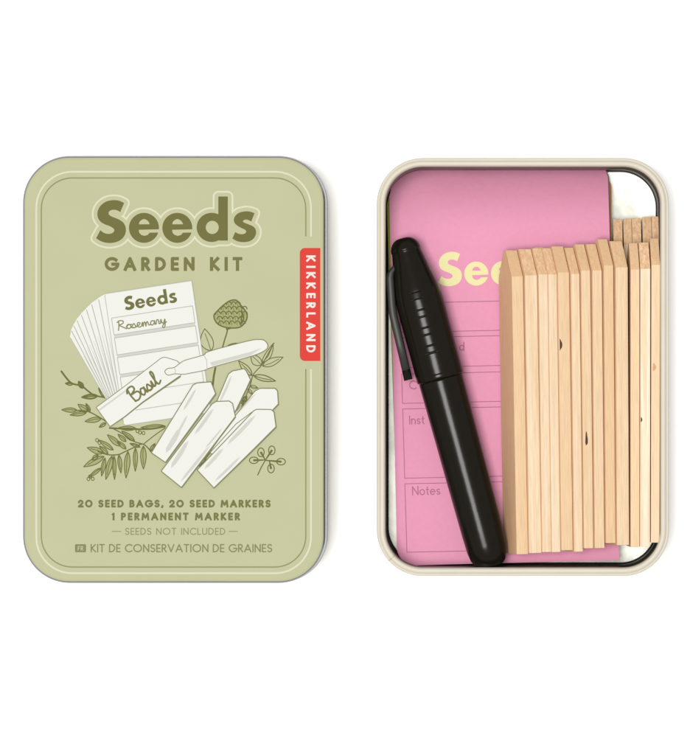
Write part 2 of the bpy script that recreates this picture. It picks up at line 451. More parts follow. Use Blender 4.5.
# lid : printed top, rounded shoulder of bare metal, skirt and rolled lower edge
sh = 1.5 * MM
prof = [(0.55 * MM, 0.0178, 1), (0.1 * MM, 0.0172, 1), (-0.25 * MM, 0.0175, 1), (-0.3 * MM, 0.0181, 1), (0.0, 0.0187, 1), (0.0, LZ - sh, 1)]
for i in range(1, 9):
    a = R(90 * i / 8)
    prof.append((sh * (1 - math.cos(a)), LZ - sh + sh * math.sin(a), 1 if i < 5 else 0))
V, Fc, FM = loft(c0[0], c0[1], LW, LH, LR, prof, cap1=True, n=20)
lid = meshobj('lid', V, Fc, [M_green, M_edge], FM, tin)
for p in lid.data.polygons: p.use_smooth = len(p.vertices) < 10

def rrpx(x0, y0, x1, y1, r, n=14):
    pts = []
    for (cx, cy, a0) in ((x1 - r, y0 + r, -90), (x1 - r, y1 - r, 0), (x0 + r, y1 - r, 90), (x0 + r, y0 + r, 180)):
        for i in range(n + 1):
            a = R(a0 + 90 * i / n); pts.append((cx + r * math.cos(a), cy + r * math.sin(a)))
    return pts
def openline(x0, y0, x1, y1, r, w, ya, yb):
    """rounded-rectangle line with a gap on its right side between ya and yb -> strip mesh"""
    c = rrpx(x0, y0, x1, y1, r)
    n = 14
    # reorder: start at (x1, yb) go down, around, finish at (x1, ya)
    k = n + 1
    seq = [(x1, yb)] + c[k:] + c[:k] + [(x1, ya)]
    V, Fc = [], []
    for i, p in enumerate(seq):
        a = seq[max(i - 1, 0)]; b = seq[min(i + 1, len(seq) - 1)]
        dx, dy = b[0] - a[0], b[1] - a[1]; l = math.hypot(dx, dy) + 1e-9; nx, ny = -dy / l * w / 2, dx / l * w / 2
        V += [(p[0] + nx, p[1] + ny), (p[0] - nx, p[1] - ny)]
        if i: j = 2 * i; Fc.append((j - 2, j - 1, j + 1, j))
    return V, Fc
pz = LZ + 0.00001
pr = Print(pz)
pr.add(openline(36.3, 171.8, 311.0, 573.2, 36, 1.7, 236.5, 369), M_pale)
pr.add(openline(41.3, 178.0, 305.8, 567.0, 31, 1.2, 236.5, 369), M_darkline)
pr.build('border_lines', lid)

# title with its halo line
pr = Print(pz)
fd = Field(82, 184, 268, 256, 0.25); put_title(fd, 96.1, 242.8, 1.0, 0, m=9, solid=True)
for bx_, by_ in ((104.8, 228.6), (232.8, 227.9)): fd.seg((bx_ - .5, by_), (bx_ + .5, by_), 4.5, m=9)
pr.add(fd.mesh(lambda F: np.abs(F - 4.7) - 0.85), M_pale)
fd = Field(82, 184, 268, 256, 0.25); put_title(fd, 96.1, 242.8, 1.0, 0)
pr.add(fd.mesh(), M_olive)
pr.build('title_lettering', lid)
pr = Print(pz)
fd = Field(95, 250, 250, 276, 0.25); text(fd, 'GARDEN KIT', 104.6, 242.4, 271.0, 14.0, 3.3, sp=.4, wide=1.08)
pr.add(fd.mesh(), M_olive2); pr.build('subtitle_lettering', lid)
# text lines at the bottom
pr = Print(pz)
fd = Field(70, 495, 280, 524, 0.2)
text(fd, '20 SEED BAGS, 20 SEED MARKERS', 77.9, 270.6, 507.5, 7.8, 2.0, sp=.35, wide=1.12)
text(fd, '1 PERMANENT MARKER', 111.8, 240.0, 520.4, 7.8, 2.0, sp=.35, wide=1.12)
pr.add(fd.mesh(), M_olive2)
fd = Field(105, 524, 245, 538, 0.2)
text(fd, 'SEEDS NOT INCLUDED', 125, 225.3, 534.9, 7.1, 1.0, sp=.35, wide=1.1)
fd.seg((112.2, 531.4), (121, 531.4), 0.8); fd.seg((229, 531.4), (237.6, 531.4), 0.8)
pr.add(fd.mesh(), M_olive4)
fd = Field(70, 540, 280, 556, 0.2)
text(fd, 'KIT DE CONSERVATION DE GRAINES', 90.6, 272.2, 552.3, 8.3, 1.2, sp=.28, wide=1.08)
fd.poly(rrpx(75, 544.2, 86, 552.2, 1.0, 4))
pr.add(fd.mesh(), M_olive3)
fd = Field(74, 543, 88, 554, 0.15); text(fd, 'FR', 77.7, 83.4, 550.6, 4.6, 0.7)
pr.add(fd.mesh(), M_green)
pr.build('small_print', lid)
# red tab
pr = Print(pz + 0.00002)
tab = [(320.4, 248), (320.4, 361)] + [(305 + 5.2 * math.cos(R(a)), 355.8 + 5.2 * math.sin(R(a))) for a in range(90, 181, 15)] + [(305 + 5.2 * math.cos(R(a)), 253.2 + 5.2 * math.sin(R(a))) for a in range(180, 271, 15)]
pr.fill(tab, M_red)
fd = Field(300, 250, 320, 358, 0.2)
text(fd, 'KIKKERLAND', 306.2, 306.2 + 97, 255.4, 9.4, 2.0, ang=90, org=(306.2, 255.4), wide=1.05)
pr.add(fd.mesh(), M_tabtext)
pr.build('red_tab', lid)

# ---------------------------------------------------------------- illustration
pr = Print(pz)
ink = Field(55, 290, 295, 495, 0.22); tone = Field(55, 290, 295, 495, 0.3)
def leaf(base, tip, w, lw=0.85, fillit=False, rib=True, bend=0.0):
    bx, by = base; tx, ty = tip; dx, dy = tx - bx, ty - by; l = math.hypot(dx, dy); nx, ny = -dy / l, dx / l
    def q(t, o):
        o = o + bend * math.sin(math.pi * t); return (bx + dx * t + nx * o, by + dy * t + ny * o)
    L_ = [q(0, 0), q(.18, w * .36), q(.45, w * .5), q(.75, w * .32), q(1, 0)]
    R_ = [q(0, 0), q(.18, -w * .36), q(.45, -w * .5), q(.75, -w * .32), q(1, 0)]
    a, b = cat(L_, n=4), cat(R_, n=4)
    ink.line(a, lw); ink.line(b, lw)
    if rib: ink.line([q(0, 0), q(.4, .1 * w), q(.8, 0)], lw * .8)
    if fillit: tone.poly(a + b[::-1][1:-1])
# upper-left twig
ink.line(cat([(61.4, 371.4), (67.7, 379.6), (72.4, 383.6), (81.7, 386), (87.5, 390.6), (94.4, 395.2), (104.9, 397.5)]), 1.9, (1.0, .8))
leaf((73, 384), (65.4, 383.4), 3, 1.1, True); leaf((83, 388), (78.6, 381.6), 4, 1.5, True); leaf((97.5, 396), (82, 397.2), 4.4, 1.6, True)
leaf((105, 398), (98.6, 388.2), 2.6, 1.2, True)
# second twig
ink.line(cat([(77, 410.3), (88, 411.5), (99, 417), (110, 424)]), 1.2)
for a in [((77, 410.3), (61.8, 409.8), 4.4), ((86.3, 412.8), (70, 415), 4), ((88.6, 411.4), (78, 404.4), 5.5), ((101.4, 418.6), (85, 421.4), 5), ((106, 423), (99.2, 427.3), 3.2), ((90, 411.5), (86, 403.5), 3.0)]:
    leaf(a[0], a[1], a[2], 0.95, True)
# bush
ink.line(cat([(152.5, 453.5), (143.4, 444.2), (134, 447.5), (124.9, 451.7), (118, 454.6), (107.5, 454.6), (98, 451.5)]), 1.2)
ink.line(cat([(165, 428), (155, 435), (144.2, 443.5)]), 1.0)
ink.line(cat([(143.4, 444.2), (133, 441), (124, 434.5), (113, 428.5)]), 1.1)
ink.line(cat([(109.8, 428), (130, 429), (150, 429), (165, 426.5)]), 1.7)
for a in [((143.4, 446), (143.4, 469), 5.6), ((135.5, 448), (135.3, 471.2), 4.2), ((128, 451.5), (126, 478), 5.6), ((119, 455), (121, 473), 4), ((114, 456), (114.6, 479.5), 3.6),
          ((112, 456), (105.8, 479.4), 5.4), ((105, 458), (101.6, 476), 4), ((104, 456.4), (83.7, 466.8), 6.5), ((104, 453), (87.2, 447.6), 6), ((120.2, 446), (107.5, 434.8), 5.4),
          ((113.3, 450), (98.8, 440), 4.6), ((126, 441.5), (118, 434.3), 4), ((134.5, 441), (121.8, 431), 4.6), ((101, 468), (88.5, 477.5), 3.4), ((98, 455), (92, 460), 4), ((150, 451), (155, 443.5), 3.2),
          ((126, 449), (117.5, 441), 4), ((140, 447), (130, 443.5), 3), ((165, 426), (141, 427.5), 4), ((136, 428.5), (118, 428), 4.4), ((108, 454), (99.5, 446), 4)]:
    leaf(a[0], a[1], a[2], 0.95, True)
for (x, y) in [(140, 432.5), (143.5, 433), (137.4, 431), (97, 440.2), (99.4, 442.8), (90, 476.6), (92.8, 478.8), (88.4, 479)]:
    ink.line([(x + 1.5 * math.cos(R(a)), y + 1.7 * math.sin(R(a))) for a in range(0, 361, 40)], 0.8)
# big leaf, flower and stem
leaf((211, 351), (204.6, 328.8), 12.5, 0.9, rib=True, bend=-1.5)
head = cat([(213.9, 316), (217.6, 310.8), (224.3, 304.5), (230.5, 300.6), (236.5, 300.4), (240.6, 305), (246.2, 312.2), (247, 318), (244, 323.8), (238.3, 327.6), (226.7, 327.6), (217.4, 323.6)], True)
tone.poly(head); ink.line(head + [head[0]], 1.4)
for row, (yy, xa, xb, n) in enumerate([(304.5, 229, 238, 3), (309, 222, 243, 5), (314, 218, 245, 6), (319, 218, 245, 6), (323.6, 221, 243, 5)]):
    for i in range(n):
        x = xa + (xb - xa) * (i + .5 * (row % 2) * .6) / max(n - 1, 1)
        if x > 246: continue
        a0 = random.uniform(170, 200)
        ink.line([(x + 2.4 * math.cos(R(a)), yy + 2.7 * math.sin(R(a))) for a in np.arange(a0, a0 + 190, 25)], 1.05)
        ink.line([(x - .6, yy - 1.4), (x - .2, yy + 1.6)], 0.5)
for (x, y) in [(241.5, 314), (243, 318), (241, 321)]: ink.line([(x, y - 4), (x + .8, y), (x - .3, y + 4)], 1.3)
ink.line(cat([(227.8, 328), (226.8, 333), (224.6, 340), (222.4, 348)]), 1.3); ink.line([(227, 329), (230, 328)], 2.2)
ink.line([(215.4, 368), (213.8, 376), (212.6, 386)], 2.0)
leaf((242, 346), (228, 345.5), 5, 1.0, True)
# right sprig
ink.line(cat([(274, 343), (262.3, 364), (257, 370), (252.9, 375.5), (250, 386), (246, 396), (242, 408)]), 1.0)
leaf((262, 363), (273.2, 343.6), 6, .9, bend=1.4); leaf((262.5, 366), (283, 357.2), 7.5, .9); leaf((261.5, 365), (251.2, 354), 9, .9, bend=-1)
leaf((253.8, 375.8), (275.5, 381), 5.8, 1.1); leaf((252, 375.5), (238.7, 361.0), 6.5, 1.0)
leaf((250, 386), (258, 388), 3, .8); leaf((248, 389), (252.6, 394.6), 2.8, .8); leaf((243.5, 402), (246.5, 396), 3.6, 1.2, True); leaf((243, 404), (241, 398), 3, 1.2, True)
ink.line([(236, 418), (244, 402)], 1.6)
# small five-leaf sprig
ink.line(cat([(265.4, 460.2), (261.5, 467), (257.7, 475)]), 1.1)
for b, t, w in [((265, 459.6), (259, 448.8), 5.4), ((265.6, 459.8), (274, 447.0), 6), ((264, 460), (249.8, 460.4), 5.2), ((266, 460.4), (285, 462), 5.6), ((269.5, 461.2), (271.8, 472.4), 5.8)]:
    bx, by = b; l = math.hypot(t[0] - bx, t[1] - by); dx, dy = (t[0] - bx) / l, (t[1] - by) / l
    cx, cy = t[0] - dx * 4.0, t[1] - dy * 4.0
    ink.line([(cx + 4.4 * math.cos(R(a)) * (1 if abs(dx) > abs(dy) else .74), cy + 4.4 * math.sin(R(a)) * (1 if abs(dy) > abs(dx) else .74)) for a in range(0, 361, 24)], 1.0)
    ink.line([b, (cx - dx * .4, cy - dy * .4)], 2.2, (.5, 1))
ink.line([(236, 455), (216, 472)], 0.01)
pr.add(tone.mesh(), M_leaftone); pr.add(ink.mesh(), M_leaf)

def outline(pts, w, m, closed=True):
    xs = [p[0] for p in pts]; ys = [p[1] for p in pts]
    f = Field(min(xs) - 2, min(ys) - 2, max(xs) + 2, max(ys) + 2, 0.25)
    f.line(list(pts) + ([pts[0]] if closed else []), w); pr.add(f.mesh(), m)
def strokes(lines, w, m, taper=None):
    xs = [p[0] for l in lines for p in l]; ys = [p[1] for l in lines for p in l]
    f = Field(min(xs) - 3, min(ys) - 3, max(xs) + 3, max(ys) + 3, 0.25)
    for l in lines: f.line(l, w, taper)
    pr.add(f.mesh(), m)
# fan of packets, back to front
tl = [(69.9, 336.8), (71, 329.9), (73.3, 324.8), (76.4, 319.2), (80.9, 313.6), (86, 308.2), (91.3, 303.0), (98.3, 297.8), (104.6, 293.9)]
bl = [(105.6, 398), (107.4, 399), (109.2, 400), (111, 401), (113, 401), (115, 401), (117, 401), (119, 401), (121, 401)]
for i in range(8):
    a, b = tl[i], tl[i + 1]
    poly = [a, (b[0] + .2, b[1] + .2), (b[0] + 9, b[1] + 6), (bl[i][0] + 18, bl[i][1]), bl[i]]
    pr.fill(poly, M_white)
    mid = [(a[0] + (bl[i][0] - a[0]) * t, a[1] + (bl[i][1] - a[1]) * t) for t in (0.02, .3, .6, .98)]
    strokes([mid], 0.9 if i else 0.6, M_greyl)
    sh1 = [(a[0] + 3 + (bl[i][0] - a[0]) * t, a[1] + 1 + (bl[i][1] - a[1]) * t) for t in (.3, .6, .9)]
    strokes([sh1], 1.3, M_greyf, (.3, 1.6))
# front packet
def cf(u, v): return (104.6 + .989 * u + .146 * v, 293.9 - .150 * u + .989 * v)
pr.fill([cf(0.8, 0), cf(87.2, 0), cf(88, 1), cf(88, 133), cf(2, 133), cf(0, 131), cf(0, .8)], M_white)
strokes([[cf(0, 1), cf(0, 130)], [cf(0, 0), cf(88, 0), cf(88, 133)], [cf(88, 133), cf(2, 133)]], 0.7, M_greyl)
for v0 in (42.3, 62.0, 81.8):
    pr.fill([cf(3.3, v0), cf(85.2, v0), cf(85.2, v0 + 3), cf(3.3, v0 + 3)], M_greyf)
bx = []
for v0 in (25, 45.2, 65, 84.8): bx.append([cf(3.3, v0), cf(85.2, v0), cf(85.2, v0 + 17), cf(3.3, v0 + 17), cf(3.3, v0)])
bx.append([cf(14, 119.5), cf(70, 119.5)])
strokes(bx, 0.75, M_greyl)
fd = Field(118, 282, 185, 316, 0.2); put_title(fd, 125.3, 310.6, 0.33, -8.7)
pr.add(fd.mesh(), M_olive)
fd = Field(112, 310, 172, 340, 0.2); script(fd, 'Rosemary', 118.2, 330.2, 9.0, -8.5, 1.1, 49)
pr.add(fd.mesh(), M_olive3)
# written stake
tagp = [(96.2, 407.4), (125, 386), (142.4, 372.5), (161, 358.2), (163.5, 357.3), (166.7, 357.6), (177, 360.8), (180, 363.8), (181.5, 368), (180.5, 376.4), (164.4, 387.5), (142.4, 403), (125, 417), (110, 426.5)]
pr.fill(tagp, M_white); outline(tagp, 0.7, M_outl)
pr.fill([(98.5, 409.5), (126, 389.5), (126.5, 391), (99.5, 411)], M_greyf)
strokes([[(110.5, 426.4), (125, 416.6), (142.4, 402.6), (164.4, 387.2), (179.6, 376.8)]], 1.7, M_outl, (.5, 1.2))
fd = Field(122, 365, 172, 408, 0.2); script(fd, 'Basil', 134.5, 402.3, 14.5, -37, 1.8, 34)
pr.add(fd.mesh(), M_olive2)
# marker of the drawing
penp = cat([(164.8, 371.5), (168, 368.4), (174, 367.6), (179.5, 363.6), (185.3, 360.2), (203.8, 355.0), (209, 351.4), (246.4, 341.4), (258, 339.6), (264.5, 340.6), (267.8, 345.6), (265, 350.3), (252, 356), (212.8, 367), (204, 370.4), (191, 373), (183, 374.3), (174.8, 373.8), (168, 375.2)], True, 3)
pr.fill(penp, M_white); outline(penp, 0.75, M_outl)
strokes([[(204, 355.4), (206.6, 360), (207, 369.2)], [(174.4, 367.8), (175.6, 370.6), (174.8, 373.6)]], 0.6, M_greyl)
pr.fill([(210, 362.5), (250, 352), (262, 348), (250, 355.6), (212, 366)], M_greyf)
# stakes with clipped corners
def stake(pts, lw=0.9, tones=(), heavy=None):
    pr.fill(pts, M_white)
    for t in tones: pr.fill(t, M_greyf)
    outline(pts, lw, M_outl)
    if heavy: strokes([heavy], 1.7, M_outl, (.9, .7))
def bar(a, b, w, o):
    dx, dy = b[0] - a[0], b[1] - a[1]; l = math.hypot(dx, dy); nx, ny = -dy / l, dx / l
    q = lambda t, k: (a[0] + dx * t + nx * (o + k), a[1] + dy * t + ny * (o + k))
    return [q(0, 0), q(.15, w * .5), q(.5, w * .55), q(.85, w * .5), q(1, 0), q(.8, -w * .4), q(.45, -w * .5), q(.2, -w * .35)]
stake([(228.4, 374), (232.5, 371), (244, 368.7), (246, 370.6), (250.6, 380), (234, 414), (210, 420), (217, 401)], tones=[bar((231, 375), (219, 402), 2.4, -1)], heavy=[(250.4, 380.5), (237, 410)])
stake([(255, 391), (260, 388.4), (275, 388.4), (277.5, 391), (278.3, 404), (225, 462), (209.5, 452.5), (235, 416)], tones=[bar((258, 394), (222, 430), 2.2, 1.5)], heavy=[(278.2, 404.5), (273, 409.8)])
strokes([[(209.8, 453), (236, 424), (252, 412)]], 0.8, M_outl)
strokes([[(198, 463), (206, 457), (209, 453)], [(200, 466), (206, 460)]], 2.2, M_leaf)
stake([(197.2, 470), (254, 410.5), (257, 409.3), (271, 409.5), (274, 412), (276, 427), (214, 488)], tones=[bar((255, 414), (226, 444), 3.6, -1.5), bar((222, 447), (203, 468), 3.4, -2), bar((240, 456), (214, 481), 2.6, -1)], heavy=[(275.8, 427.3), (245, 458), (214, 488)])
stake([(151.4, 452.7), (193, 385), (197, 383), (211, 381.8), (215.7, 394), (165.5, 462.5)], tones=[bar((195, 388), (182, 410), 2.6, -1.5), bar((181, 428), (166, 453), 5, 0), bar((186, 414), (175, 434), 2.2, -2)], heavy=[(215.4, 394.4), (165.6, 462.4)])
stake([(161.2, 471.2), (212, 404), (216, 401.5), (229, 401), (232.5, 403.5), (235.4, 416.8), (181.5, 487.5)], tones=[bar((213, 408), (194, 434), 3.4, -1), bar((188, 440), (170, 468), 4.4, -1), bar((210, 445), (180, 482), 2.8, -.5), bar((222, 428), (205, 448), 1.8, -.5)], heavy=[(235.2, 417.2), (181.6, 487.4)])
pr.build('printed_illustration', lid)

# ================================================================== OPEN TIN
ox0, oy0, ox1, oy1 = 376.6, 157.8, 669.2, 576.4
OC = P((ox0 + ox1) / 2, (oy0 + oy1) / 2, TOP)
OW, OH, OR = (ox1 - ox0) * U, (oy1 - oy0) * U, 46 * U
otin = thing('open_tin', 'open cream rimmed tin without lid, holding pen, packets and wooden markers', 'tin', (OC[0], OC[1], 0))
w0 = 1.0 * MM          # outer wall inset
w1 = 2.62 * MM          # inner wall inset
prof = [(2.2 * MM, 0.0002, 0), (1.4 * MM, 0.0005, 0), (w0, 0.0014, 0), (w0, TOP - .0016, 0), (w1, TOP - .0016, 1), (w1, 0.0012, 1)]
for i in range(1, 7):
    a = R(90 * i / 6); prof.append((w1 + 0.7 * MM * (1 - math.cos(a)), 0.0012 - 0.7 * MM * math.sin(a), 1))
V, Fc, FM = loft(OC[0], OC[1], OW, OH, OR, prof, cap0=True, cap1=True, n=20)
FM[-2] = 0
body = meshobj('body', V, Fc, [M_cream, M_metal], FM, otin)
for p in body.data.polygons: p.use_smooth = len(p.vertices) < 10
# flush sharp edge between wall parts is hidden under the rolled rim
RP = [(0.25, -2.6), (0.0, -1.9), (0.05, -1.3), (0.5, -0.75), (1.3, -0.52), (2.1, -0.55), (2.6, -0.72), (3.0, -0.55), (3.7, -0.22), (4.8, -0.03), (6.0, 0.0), (7.2, -0.12), (8.1, -0.5), (8.7, -1.1), (8.9, -1.7), (8.2, -2.5), (4.0, -2.8), (0.25, -2.6)]
prof = [(p * U, TOP + q * MM, 0) for p, q in RP]
V, Fc, FM = loft(OC[0], OC[1], OW, OH, OR, prof, n=20)
rim = meshobj('rolled_rim', V, Fc, [M_cream], FM, otin, smooth=True)
# seam notch across the rim at lower left corner
a = R(222)
sx, sy = OC[0] - OW / 2 + OR, OC[1] - OH / 2 + OR
vs, sf = [], []
for i, (p, q) in enumerate(RP[1:15]):
    for s_ in (-1, 1):
        aa = a + s_ * 0.012; rr_ = OR - p * U
        vs.append((sx + rr_ * math.cos(aa), sy + rr_ * math.sin(aa), TOP + q * MM + 0.00004))
    if i: k = 2 * i; sf.append((k - 2, k - 1, k + 1, k))
meshobj('seam', vs, sf, [M_seam], None, rim)

# ================================================================== SEED PACKETS
PT = 0.0146
def sag(px, py):
    """the mouths of the packets dip towards the upper tin wall, edges droop a touch"""
    s = max(0.0, (238 - py) / 72.0); z = -0.0138 * s ** 2.0
    e = max(0.0, (py - 548) / 18.0); z -= 0.0008 * e * e
    return z
def packet(name, corners, zt, th, m, rad=(34, 16, 1, 18), label='', cutx=None):
    """corners in px TL,TR,BR,BL ; grid mesh that follows the sag, closed on all sides"""
    TL, TR, BR, BL = corners; NU, NV = 26, 46
    def q(u, v):
        # round the top right corner
        x = (TL[0] * (1 - u) + TR[0] * u) * (1 - v) + (BL[0] * (1 - u) + BR[0] * u) * v
        y = (TL[1] * (1 - u) + TR[1] * u) * (1 - v) + (BL[1] * (1 - u) + BR[1] * u) * v
        H = BL[1] - TL[1]; d = v * H; r = rad[1]
        if d < r:
            lim = r - math.sqrt(max(0, r * r - (r - d) ** 2))
            W_ = TR[0] - TL[0]; x -= lim * u ** 3
        r = rad[3]; e = H - d
        if e < r: x += (r - math.sqrt(max(0, r * r - (r - e) ** 2))) * (1 - u) ** 3
        r = rad[0]
        if d < r: x += (r - math.sqrt(max(0, r * r - (r - d) ** 2))) * (1 - u) ** 3
        return x, y
    vv = [0, .004, .01, .02, .035, .055] + [.08 + .87 * i / (NV - 12) for i in range(NV - 11)] + [.958, .966, .974, .982, .99, .996, 1.0]
    V, Fc = [], []
    for s in (0, 1):
        for v in vv:
            for i in range(NU + 1):
                x, y = q(i / NU, v); z = zt - (th if s else 0); z += sag(x, y) * z / PT
                V.append(P(x, y, z))
    n = NU + 1; mrows = len(vv); o = n * mrows
    for j in range(mrows - 1):
        for i in range(NU):
            a = j * n + i
            Fc.append((a, a + n, a + n + 1, a + 1)); Fc.append((o + a, o + a + 1, o + a + n + 1, o + a + n))
    for j in range(mrows - 1):
        a = j * n; Fc.append((a, o + a, o + a + n, a + n)); a += NU; Fc.append((a, a + n, o + a + n, o + a))
    for i in range(NU):
        a = i; Fc.append((a, a + 1, o + a + 1, o + a)); a = (mrows - 1) * n + i; Fc.append((a, o + a, o + a + 1, a + 1))
    c = P((TL[0] + BR[0]) / 2, (TL[1] + BR[1]) / 2, zt - th)
    ob = meshobj(name, V, Fc, [m], None, None, origin=c)
    tag(ob, label, 'seed packet', 'seed packets stacked in the open tin')
    me = ob.data
    cnt = {}
    nt_ = (mrows - 1) * NU * 2
    for k, p in enumerate(me.polygons):
        p.use_smooth = True
        for ek in p.edge_keys: cnt.setdefault(ek, set()).add(0 if k < nt_ else 1)
    for e in me.edges: e.use_edge_sharp = len(cnt[e.key]) == 2
    return ob
th = 0.00178; gap = 0.00004
zt = PT
pink = packet('seed_packet', [(388.6, 165.5), (607.5, 162.5), (619.6, 560.3), (397.2, 565.3)], zt, th, M_pink,
              label='pink seed packet with yellow Seeds title, topmost under the black pen')
specs = [
 (M_grey, [(390, 166), (609.2, 164), (614, 559), (397.5, 563)], 'grey green seed packet directly under the pink one, only its right edge peeking out'),
 (M_lime, [(385.8, 174), (606, 168), (612.5, 557), (398.5, 562)], 'lime green seed packet whose left edge peeks out above the black pen'),
 (M_orange, [(391, 178), (611.4, 172), (612, 558), (398, 562)], 'orange seed packet whose right edge shows just above the wooden markers'),
 (M_pink, [(391, 170), (606, 168), (612, 559), (398, 562)], 'pink seed packet under the orange one, hidden within the stack'),
 (M_lime, [(391, 172), (605, 170), (612, 557), (398.5, 562)], 'lime seed packet deep in the stack, third from the tin base'),
 (M_grey, [(392, 170), (606, 169), (611, 556), (398.5, 561)], 'grey green seed packet second from the tin base'),
 (M_orange, [(392, 172), (605, 170), (611, 558), (399, 561)], 'orange seed packet at the bottom of the stack, lying on the tin base'),
]
for m, c, lab in specs:
    zt -= th + gap
    packet('seed_packet', c, zt, th, m, label=lab)
# printing on the pink packet (follows the paper)
pr = Print(PT + 0.00003); pr.zf = lambda x, y: sag(x, y)
fd = Field(430, 240, 612, 296, 0.25); put_title(fd, 438.2, 286.2, 0.80, -1.0)
pr.add(fd.mesh(), M_yellow)
sk = -0.0215
def pl(x, y): return (x + (y - 372) * 0.0295, y + (x - 402) * sk)
rows = [(303.2, 332.4), (337.8, 367.6), (374.0, 403.4), (409.0, 478.2), (483.8, 552.2)]
fd = Field(395, 290, 612, 558, 0.25)
for (ya, yb) in rows:
    q = [pl(401.6, ya), pl(580, ya), pl(580, yb), pl(401.6, yb)]
    fd.line(q + [q[0]], 0.72)
pr.add(fd.mesh(), M_pinkline)
fd = Field(400, 330, 520, 502, 0.2)
text(fd, 'Notes', 412.2, 440.4, 495.4, 9.2, 1.0, ang=-1.5)
text(fd, 'Inst', 409.3, 424.5, 424.4, 8.8, 1.0, ang=-1.5)
text(fd, 'C', 409.2, 417.0, 389.4, 8.8, 1.0)
text(fd, 'd', 459.2, 463.4, 350.6, 8.8, 1.0)
pr.add(fd.mesh(), M_pinktext)
pr.build('packet_print', pink)

# ================================================================== MARKER PEN
A = (402.6, 238.0); dl = math.hypot(89.2, 329.0); dv = (89.2 / dl, 329.0 / dl); lv = (-dv[1], dv[0])
PR = 24.0 * U; PZ = PT + PR + 0.0001
def pen_pt(t, o, zz):
    x, y = A[0] + dv[0] * t + lv[0] * o, A[1] + dv[1] * t + lv[1] * o
    # in-plane photo pixels measured at the pen's centre height
    X, Y, _ = P(x, y, PZ); return (X, Y, PZ + zz)
KP = kz(PZ)
def interp(tab, t):
    for (a, ra), (b, rb) in zip(tab, tab[1:]):
        if a <= t <= b: return ra + (rb - ra) * (t - a) / (b - a)
    return tab[-1][1]
def lathe(tab, ts, groove=None, nseg=72):
    V, Fc = [], []
    for t in ts:
        r = interp(tab, t)
        for j in range(nseg):
            a = 2 * math.pi * j / nseg    # a=0 -> top
            rr2 = r
            if groove: rr2 = r - groove(t, a)
            V.append(pen_pt(t, rr2 * math.sin(a), rr2 * math.cos(a) * KP))
    n = nseg
    for i in range(len(ts) - 1):
        for j in range(n):
            k = (j + 1) % n; Fc.append((i * n + j, i * n + k, (i + 1) * n + k, (i + 1) * n + j))
    Fc.append(tuple(range(n))[::-1]); b = (len(ts) - 1) * n; Fc.append(tuple(range(b, b + n)))
    return V, Fc
pen = thing('marker_pen', 'black capped marker pen lying slanted on the pink seed packet', 'pen', pen_pt(170, 0, -PR))
cap_tab = [(0, 4.0), (0.6, 7.0), (2, 9.6), (4, 11.8), (7, 13.8), (10, 14.8), (12.5, 15.2), (13.3, 14.7), (14.5, 14.8), (28, 17.4), (36, 19.2), (46, 21.3), (54, 22.8), (62, 23.6), (72, 24.0), (144.4, 24.0), (145.4, 23.5), (145.8, 22.6)]
segs = []
t0 = 57.0
for i in range(7):
    ln = 9.4 if i % 2 else 5.2
    segs.append((t0, t0 + ln)); t0 += ln + 1.9
last = (t0 + .4, t0 + 21)
def groove(t, a):
    a = (a + math.pi) % (2 * math.pi) - math.pi
    a0 = 0.05
    wa = max(0.0, 1 - (abs(a - a0) / 0.34) ** 4)
    if t < segs[0][0] - 1.5 or t > last[1] + 1: return 0.0
    d = 0.95
    for (s, e) in segs + [last]:
        if s <= t <= e: return 0.0
        m_ = max(s - t, t - e)
        d = min(d, m_ * 1.0)
    return wa * d
ts = [0, .6, 1.3, 2, 3, 4, 5.5, 7, 8.5, 10, 11.5, 12.5, 13.3, 14.5] + list(np.arange(17, 54, 2.5)) + list(np.arange(54.5, last[1] + 3, .24)) + [144.4, 145.4, 145.8]
ts = sorted(set(round(float(t), 3) for t in ts if t <= 145.8))
V, Fc = lathe(cap_tab, ts, groove)
capo = meshobj('cap', V, Fc, [M_black], None, pen, smooth=True)
for p in capo.data.polygons: p.use_smooth = len(p.vertices) < 10
brl_tab = [(145.9, 22.4), (148, 22.6), (250, 21.5), (305, 20.8), (322, 20.2), (330, 18.8), (335.5, 16.2), (339, 12.5), (340.6, 8)]
ts = [145.9, 148, 170, 200, 230, 250, 275, 300, 305, 312, 318, 322, 326, 330, 333, 335.5, 337.5, 339, 340, 340.6]
V, Fc = lathe(brl_tab, ts)
bo = meshobj('barrel', V, Fc, [M_black], None, pen, smooth=True)
for p in bo.data.polygons: p.use_smooth = len(p.vertices) < 10
# clip : swept rounded bar beside the cap
path = [(24, 12.5, 6), (27, 17, 7), (31, 21.4, 7.5), (36, 23.2, 7.5), (62, 28.2, 7.5), (72, 29.6, 7.2), (100, 30.6, 6.4), (128, 31.6, 5.6), (128.3, 31.6, 5.6), (137, 32.0, 5.6), (138.5, 32.0, 4.8)]
V, Fc, FM = [], [], []
n = 12
for (t, o, wd) in path:
    tip = t > 128.1
    for j in range(n):
        a = 2 * math.pi * j / n
        c_, s_ = math.cos(a), math.sin(a)
        c_ = math.copysign(abs(c_) ** .5, c_); s_ = math.copysign(abs(s_) ** .3, s_)
        V.append(pen_pt(t, o - 0.4 + c_ * (4.1 if not tip else 4.3), (s_ * wd - (1.2 if tip else 0)) * KP))
for i in range(len(path) - 1):
    for j in range(n):
        k = (j + 1) % n; Fc.append((i * n + j, i * n + k, (i + 1) * n + k, (i + 1) * n + j)); FM.append(1 if path[i][0] > 128 else 0)
Fc.append(tuple(range(n))[::-1]); FM.append(0); b = (len(path) - 1) * n; Fc.append(tuple(range(b, b + n))); FM.append(1)
cl = meshobj('clip', V, Fc, [M_clip, M_black], FM, capo, smooth=True)

